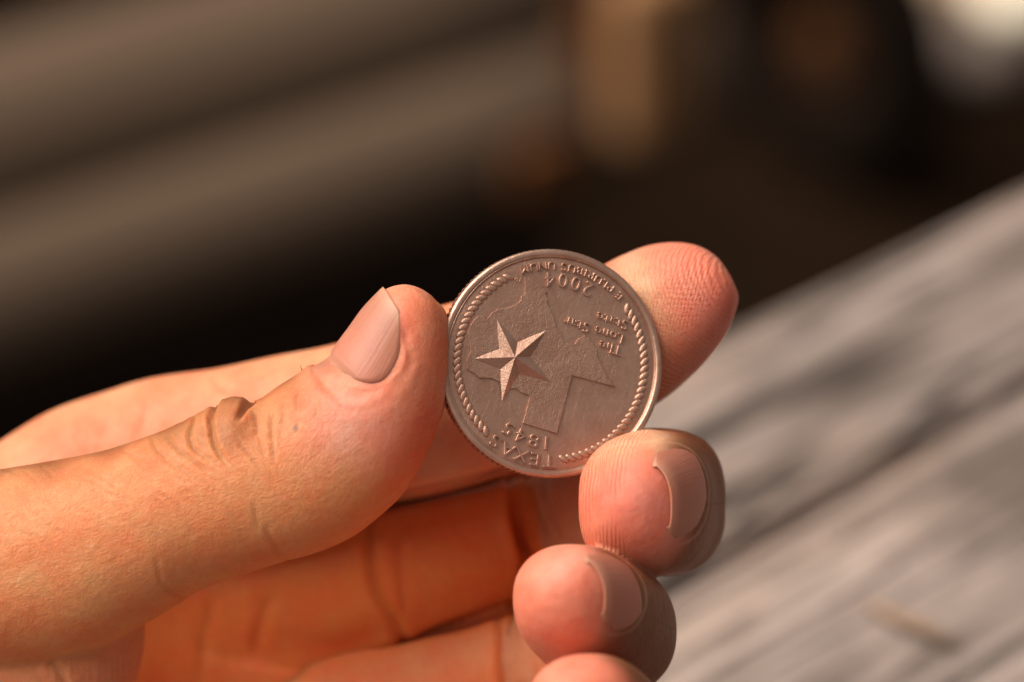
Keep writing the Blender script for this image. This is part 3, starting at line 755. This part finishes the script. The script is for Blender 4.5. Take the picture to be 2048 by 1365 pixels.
# nails: a region of each distal limb, given by station span, centre angle and half angle
NAILS = {'thumb': dict(s0=11.85, s1=15.75, phi=R(65), half=R(65), ext=.10, rnd=.55, flat=.30),
         'index': dict(s0=15.2, s1=18.6, phi=R(180), half=R(50), ext=.07, rnd=.5, flat=.3),
         'middle': dict(s0=10.85, s1=13.35, phi=R(161), half=R(55), ext=.05, rnd=.95, flat=.25),
         'ring': dict(s0=9.85, s1=12.3, phi=R(161), half=R(55), ext=.05, rnd=.95, flat=.25),
         'little': dict(s0=7.8, s1=10.4, phi=R(205), half=R(55), ext=.05, rnd=.95, flat=.25)}
def nail_frame(k, i, phi):                       # plate coordinates: a 0..1 along, b -1..1 across
    q = NAILS[k]; a = (i / NSUB - q['s0']) / (q['s1'] - q['s0'])
    dphi = (phi - q['phi'] + math.pi) % (2 * math.pi) - math.pi
    return a, dphi / q['half']
inside_any = np.zeros(N); cut = np.zeros(N)
for k, q in NAILS.items():
    i_, ph_, _ = info[k]; a, b = nail_frame(k, i_, ph_)
    w = (own == k_[k])
    ar = np.where(a < q['rnd'], (q['rnd'] - a) / q['rnd'], 0)
    ex = 2.6 if k == 'thumb' else 2.0
    r = (np.abs(b) ** ex + np.maximum(ar, 0) ** ex) ** (1 / ex)        # 1 at the border
    sc_ = 1.0 if k == 'thumb' else .22; fa = sstep(.98, .72, a) if k == 'thumb' else sstep(.72, .40, a)
    prof = sstep(1.04, .90, r) * fa
    disp += np.where(w, (-.026 if k == 'thumb' else -.01) * prof, 0)
    fold = np.exp(-((r - 1.16) / .10) ** 2) * (sstep(.9, .5, a) if k == 'thumb' else sstep(.6, .3, a)) * (a > -.5)
    disp += np.where(w, (.010 if k == 'thumb' else .0066) * fold, 0)
    if k != 'thumb': cut = np.maximum(cut, np.where(w, np.exp(-((r - 1.07) / .022) ** 2) * fa * (a > -.4) * .8, 0))
    inside_any = np.maximum(inside_any, np.where(w, sstep(1.3, 1.0, r) * (a < 1.0), 0))
    fold_shade_tint = np.maximum(fold_shade_tint, np.where(w, (.3 if k == 'thumb' else .12) * np.exp(-((r - 1.05) / .05) ** 2) * fa * (a > -.4), 0))

# sag of the pads against the coin is left to the overlap; slight overall unevenness
disp += np.array([.010 * mnoise.noise(Vector(q) * 1.7) + .016 * mnoise.noise(Vector(q) * .8 + Vector((3, 7, 1))) for q in co])
# flesh swells a little where the coin's rim is pressed into it
cq = (co - CC) @ COINB.T
rr_ = np.hypot(cq[:, 0], cq[:, 1]); press = np.exp(-((rr_ - 1.24) / .13) ** 2) * np.exp(-((cq[:, 2] + .07) / .22) ** 2)
disp += .028 * press
co2 = co + nor * disp[:, None]
hm.vertices.foreach_set('co', W(co2).ravel()); hm.update()

# colours of the skin: back of the hand brown, pads pink, pressed flesh pale; some shade and highlights painted in
def lin(r, g, b): return np.array([((c / 255) / 12.92 if c < 10 else ((c / 255 + .055) / 1.055) ** 2.4) for c in (r, g, b)])
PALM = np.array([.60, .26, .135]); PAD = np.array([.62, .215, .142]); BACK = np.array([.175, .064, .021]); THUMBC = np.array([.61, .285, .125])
PALE = np.array([.62, .40, .24]); DEEP = np.array([.36, .10, .035])
colr = np.tile(PALM, (N, 1))
def blend(c, w):
    global colr
    w = np.clip(w, 0, 1)[:, None]; colr = colr * (1 - w) + c * w
i_, ph_, _ = info['thumb']; th = soft[:, k_['thumb']]
st = i_ / NSUB
blend(THUMBC, th)
blend(PAD * np.array([1.02, 1.1, 1.05]), th * sstep(10.3, 12.5, st) * .8)
blend(np.array([.60, .20, .065]), th * sstep(.0, -1.1, ph_) * .75)  # lower side of the thumb: saturated shade put into the colour
blend(np.array([.56, .17, .085]), th * sstep(11, 13.5, st) * sstep(-.1, -1.0, ph_) * .8)  # shaded edge beside the coin painted deep red
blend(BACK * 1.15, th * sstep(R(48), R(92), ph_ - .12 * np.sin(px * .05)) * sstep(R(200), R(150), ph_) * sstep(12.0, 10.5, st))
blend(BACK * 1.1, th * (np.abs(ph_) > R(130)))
for k, tipst in (('index', 15.0), ('middle', 9.5), ('ring', 8.5), ('little', 7.0)):
    i_, ph_, _ = info[k]; wt = soft[:, k_[k]]; st = i_ / NSUB
    blend(PAD, wt * sstep(tipst - 1.5, tipst + 1.5, st) * .9)
    dors = np.abs((ph_ + 2 * math.pi) % (2 * math.pi) - math.pi)          # 0 on the back
    tend = {'index': 18.0, 'middle': 12.7, 'ring': 11.7, 'little': 9.7}[k]
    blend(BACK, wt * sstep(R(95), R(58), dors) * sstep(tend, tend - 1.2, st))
i_, ph_, _ = info['palm']
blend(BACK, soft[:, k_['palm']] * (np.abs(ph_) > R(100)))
blend(np.array([.75, .19, .020]), np.clip(soft[:, k_['palm']] * (np.abs(ph_) < R(90)) + soft[:, k_['middle']] * (info['middle'][0] < 55) + .6 * soft[:, k_['ring']] * (info['ring'][0] < 45), 0, 1) * .75)  # palm's own red, deepened to orange to paint in the hollow's shade
def patch(c, x, y, r, w, limb, sx=1.0, rot=0.0):
    dx, dy = px - x, py - y; cc, ss = math.cos(rot), math.sin(rot)
    blend(c, w * np.exp(-(((dx * cc + dy * ss) / sx) ** 2 + (-dx * ss + dy * cc) ** 2) / r ** 2) * (soft[:, k_[limb]] > .5) * (nor[:, 2] > -.3))
patch(BACK * 1.5, 455, 855, 62, .62, 'thumb', 1.5, R(-20)); patch(BACK * 1.7, 340, 885, 40, .45, 'thumb', 2.2, R(-18)); patch(BACK * 1.9, 120, 945, 40, .4, 'thumb', 3.0, R(-8)); patch(BACK * 1.8, 590, 800, 40, .4, 'thumb', 1.6, R(-40))
patch(PALE, 1290, 590, 42, .85, 'index', 2.4, R(62)); patch(PALE, 1240, 890, 30, .8, 'middle', 2.2, R(-35)); patch(PALE, 1310, 885, 22, .9, 'middle', 1.6)
patch(np.array([.62, .20, .15]), 1420, 620, 60, .6, 'index'); patch(np.array([.62, .20, .16]), 1290, 1010, 80, .5, 'middle')
patch(np.array([.66, .36, .28]), 700, 850, 70, .7, 'thumb', 1.5, R(-20)); patch(np.array([.55, .15, .10]), 806, 660, 16, .6, 'thumb', 3, R(80))  # first patch paints a highlight, second is the red skin beside the nail
patch(np.array([.50, .14, .07]), 870, 850, 70, .6, 'thumb', 1.5, R(-70))  # dark red shade by the coin, painted on the thumb
patch(np.array([.30, .13, .08]), 640, 722, 26, .8, 'thumb', 1.4); patch(np.array([.16, .12, .11]), 591, 857, 5, .8, 'thumb')
patch(np.array([.64, .34, .26]), 1140, 1130, 50, .5, 'ring')  # painted highlight on top of the ring fingertip
blend(PALE, press * .5)
colr = colr * (1 - np.clip(fold_shade_tint, 0, 1)[:, None] * np.array([.40, .55, .62]) ) + np.clip(-fold_shade_tint, 0, 1)[:, None] * .1  # folds get their shade as darker colour; nail borders redden
blend(np.array([.60, .36, .25]), cut * .45)
colr = np.clip(colr, .01, .9)
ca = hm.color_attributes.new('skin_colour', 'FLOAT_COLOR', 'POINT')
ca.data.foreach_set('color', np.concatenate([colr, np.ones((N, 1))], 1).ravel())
# ridge phase, ridge strength, line strength
ridge = np.zeros((N, 3)); smap = np.zeros((N, 3))
for k in names:
    i_, ph_, _ = info[k]; m = own == k_[k]; lm = limbs[k]
    ln = np.interp(i_, np.arange(len(lm.c)), lm.len); rr = np.interp(i_, np.arange(len(lm.c)), (lm.r1 + lm.r2) / 2)
    smap[m, 0] = ln[m]; smap[m, 1] = (ph_ * np.maximum(rr, .5))[m]; smap[m, 2] = k_[k] * 7.0
    ridge[m, 0] = (ln - .10 * ph_ ** 2)[m] if k not in ('middle', 'ring', 'little') else (co[:, 0] + .10 * (co[:, 1] + 1.7) ** 2 + .25 * co[:, 2])[m]
for k, a, b in (('index', 12.5, 14.0), ('middle', 9.3, 10.3), ('ring', 8.3, 9.3), ('little', 7.3, 8.0)):
    i_, ph_, _ = info[k]; m = own == k_[k]
    ridge[m, 1] = (sstep(a, b, i_ / NSUB) * sstep(R(105), R(75), np.abs(ph_)) * sstep(len(limbs[k].c) + 8, len(limbs[k].c) - 25, i_) * {'index': 1.0, 'middle': .9, 'ring': .35, 'little': .2}[k])[m]
i_, ph_, _ = info['thumb']; m = own == k_['thumb']
ridge[m, 1] = (sstep(11, 13, i_ / NSUB) * sstep(R(-10), R(-70), ph_) * .35)[m]
ridge[:, 2] = np.clip(soft[:, k_['thumb']] * sstep(12.6, 10.4, info['thumb'][0] / NSUB) * sstep(R(-75), R(10), info['thumb'][1]) + .18 * soft[:, k_['thumb']] + .30 * soft[:, k_['thenar']], 0, 1)
for k, t0 in (('middle', 6), ('ring', 6), ('index', 13), ('little', 4)):
    i_, ph_, _ = info[k]; dors = np.abs((ph_ + 2 * math.pi) % (2 * math.pi) - math.pi)
    ridge[:, 2] += soft[:, k_[k]] * sstep(R(100), R(70), dors) * .4
ridge *= (1 - inside_any)[:, None] * np.array([0, 1, 1]) + np.array([1, 0, 0])
for nm, arr in (('ridge', ridge), ('skin_map', smap)):
    at = hm.attributes.new(nm, 'FLOAT_VECTOR', 'POINT'); at.data.foreach_set('vector', arr.ravel())
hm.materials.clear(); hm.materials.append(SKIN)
hm.polygons.foreach_set('use_smooth', [True] * len(hm.polygons))
hand = bpy.data.objects.new('hand', hm); link(hand)
tag(hand, 'bare left hand with curled fingers gripping the coin by its edge', 'hand')

def nail_plate(k):
    q = NAILS[k]; lm = limbs[k]; na, nb = 40, 32
    top, att = [], []
    for i in range(na + 1):
        a = i / na
        for j in range(nb + 1):
            b = -1 + 2 * j / nb
            # squeeze the width towards the rounded root
            ex = 2.6 if k == 'thumb' else 2.0
            wmax = 1.0 if a >= q['rnd'] else max(0.0, 1 - ((q['rnd'] - a) / q['rnd']) ** ex) ** (1 / ex)
            wmax *= 1 - .34 * (max(0, a - .55) / .45) ** 1.6
            bb = b * wmax * .985
            a_ = a + (.2 * max(0.0, -bb) * (1 - a) ** 2 if k == 'thumb' else 0)
            aa = a_ - (.05 * bb * bb if a > .9 else 0) * (a - .9) / .1
            st_ = q['s0'] + (q['s1'] - q['s0']) * aa; i_d = st_ * NSUB
            ph = q['phi'] + bb * q['half']
            hb = -.018 + .030 * (1 - bb * bb) - .022 * max(0, 1 - a / .16) if k == 'thumb' else -.016 + .018 * (1 - bb * bb)
            p_ = lm.at(i_d, ph, hb)
            # past its bed the plate runs straight on instead of following the pulp round
            kx = .62 if k == 'thumb' else .30
            if aa > kx:
                i_k = (q['s0'] + (q['s1'] - q['s0']) * kx) * NSUB
                p0 = lm.at(i_k, ph, hb); p1 = lm.at(i_k - 2, ph, hb)
                dirn = unit(p0 - p1); dl = np.linalg.norm(lm.at(i_d, q['phi']) - lm.at(i_k, q['phi']))
                straight = p0 + dirn * dl * 1.0
                u = (aa - kx) / (1 - kx); mixv = .45 * u if k == 'thumb' else .42 * min(1.0, u * 1.5) * (1 - .75 * abs(bb) ** 3)
                p_ = p_ * (1 - mixv) + straight * mixv
            edge = max(abs(b), 1 - a if a < .1 else 0)
            n_ = unit(p_ - lm.c[int(min(i_d, len(lm.c) - 1))])
            if a < .06 or abs(b) > .96: p_ = p_ - n_ * .03          # tuck the border under the fold
            top.append(p_); att.append((a, bb, edge))
    w = nb + 1; f = []
    for i in range(na):
        for j in range(nb): f.append((i * w + j, (i + 1) * w + j, (i + 1) * w + j + 1, i * w + j + 1))
    n0 = len(top); low = []
    for idx, p_ in enumerate(top):
        i_d = (q['s0'] + (q['s1'] - q['s0']) * att[idx][0]) * NSUB
        low.append(p_ - unit(p_ - lm.c[int(min(i_d, len(lm.c) - 1))]) * (.016 if k == 'thumb' else .012))
    f += [tuple(n0 + x for x in reversed(t)) for t in f[:na * nb]]
    ringi = [j for j in range(w)] + [i * w + nb for i in range(1, na + 1)] + [na * w + j for j in range(nb - 1, -1, -1)] + [i * w for i in range(na - 1, 0, -1)]
    for a_, b_ in zip(ringi, ringi[1:] + ringi[:1]): f.append((a_, b_, n0 + b_, n0 + a_))
    me = mesh('fingernail', [W(p_) for p_ in top + low], f, NAIL if k == 'thumb' else NAIL_DARK)
    bmn = bmesh.new(); bmn.from_mesh(me); bmesh.ops.remove_doubles(bmn, verts=bmn.verts[:], dist=.0008); bmesh.ops.recalc_face_normals(bmn, faces=bmn.faces[:])
    bmn.to_mesh(me); bmn.free()
    at = me.attributes.new('nail_map', 'FLOAT_VECTOR', 'POINT')
    allp = np.array([W(p_) for p_ in top + low]); alla = np.array(att + att)
    vv = np.array([v_.co[:] for v_ in me.vertices]); res = np.zeros((len(vv), 3))
    for s_ in range(len(vv)): res[s_] = alla[((allp - vv[s_]) ** 2).sum(1).argmin()]
    at.data.foreach_set('vector', res.ravel())
    me.polygons.foreach_set('use_smooth', [True] * len(me.polygons))
    return obj('fingernail', me, hand)
for k in ('thumb', 'middle', 'ring', 'index', 'little'): nail_plate(k)
# a few fine hairs behind the thumb's nail
HAIR = mat_plain('dark_hair', (.03, .018, .012, 1), (.04, .022, .014, 1), 5, .5, bump=0)
for pts in ([(606, 752), (604, 740), (600, 731)], [(622, 742), (619, 734), (614, 731)], [(655, 722), (657, 717), (656, 712)]):
    v, f = tube([W(P(x, y, .05)) for x, y in pts], [.006, .005, .002], 5)
    obj('hair', mesh('hair', v, f, HAIR), hand)
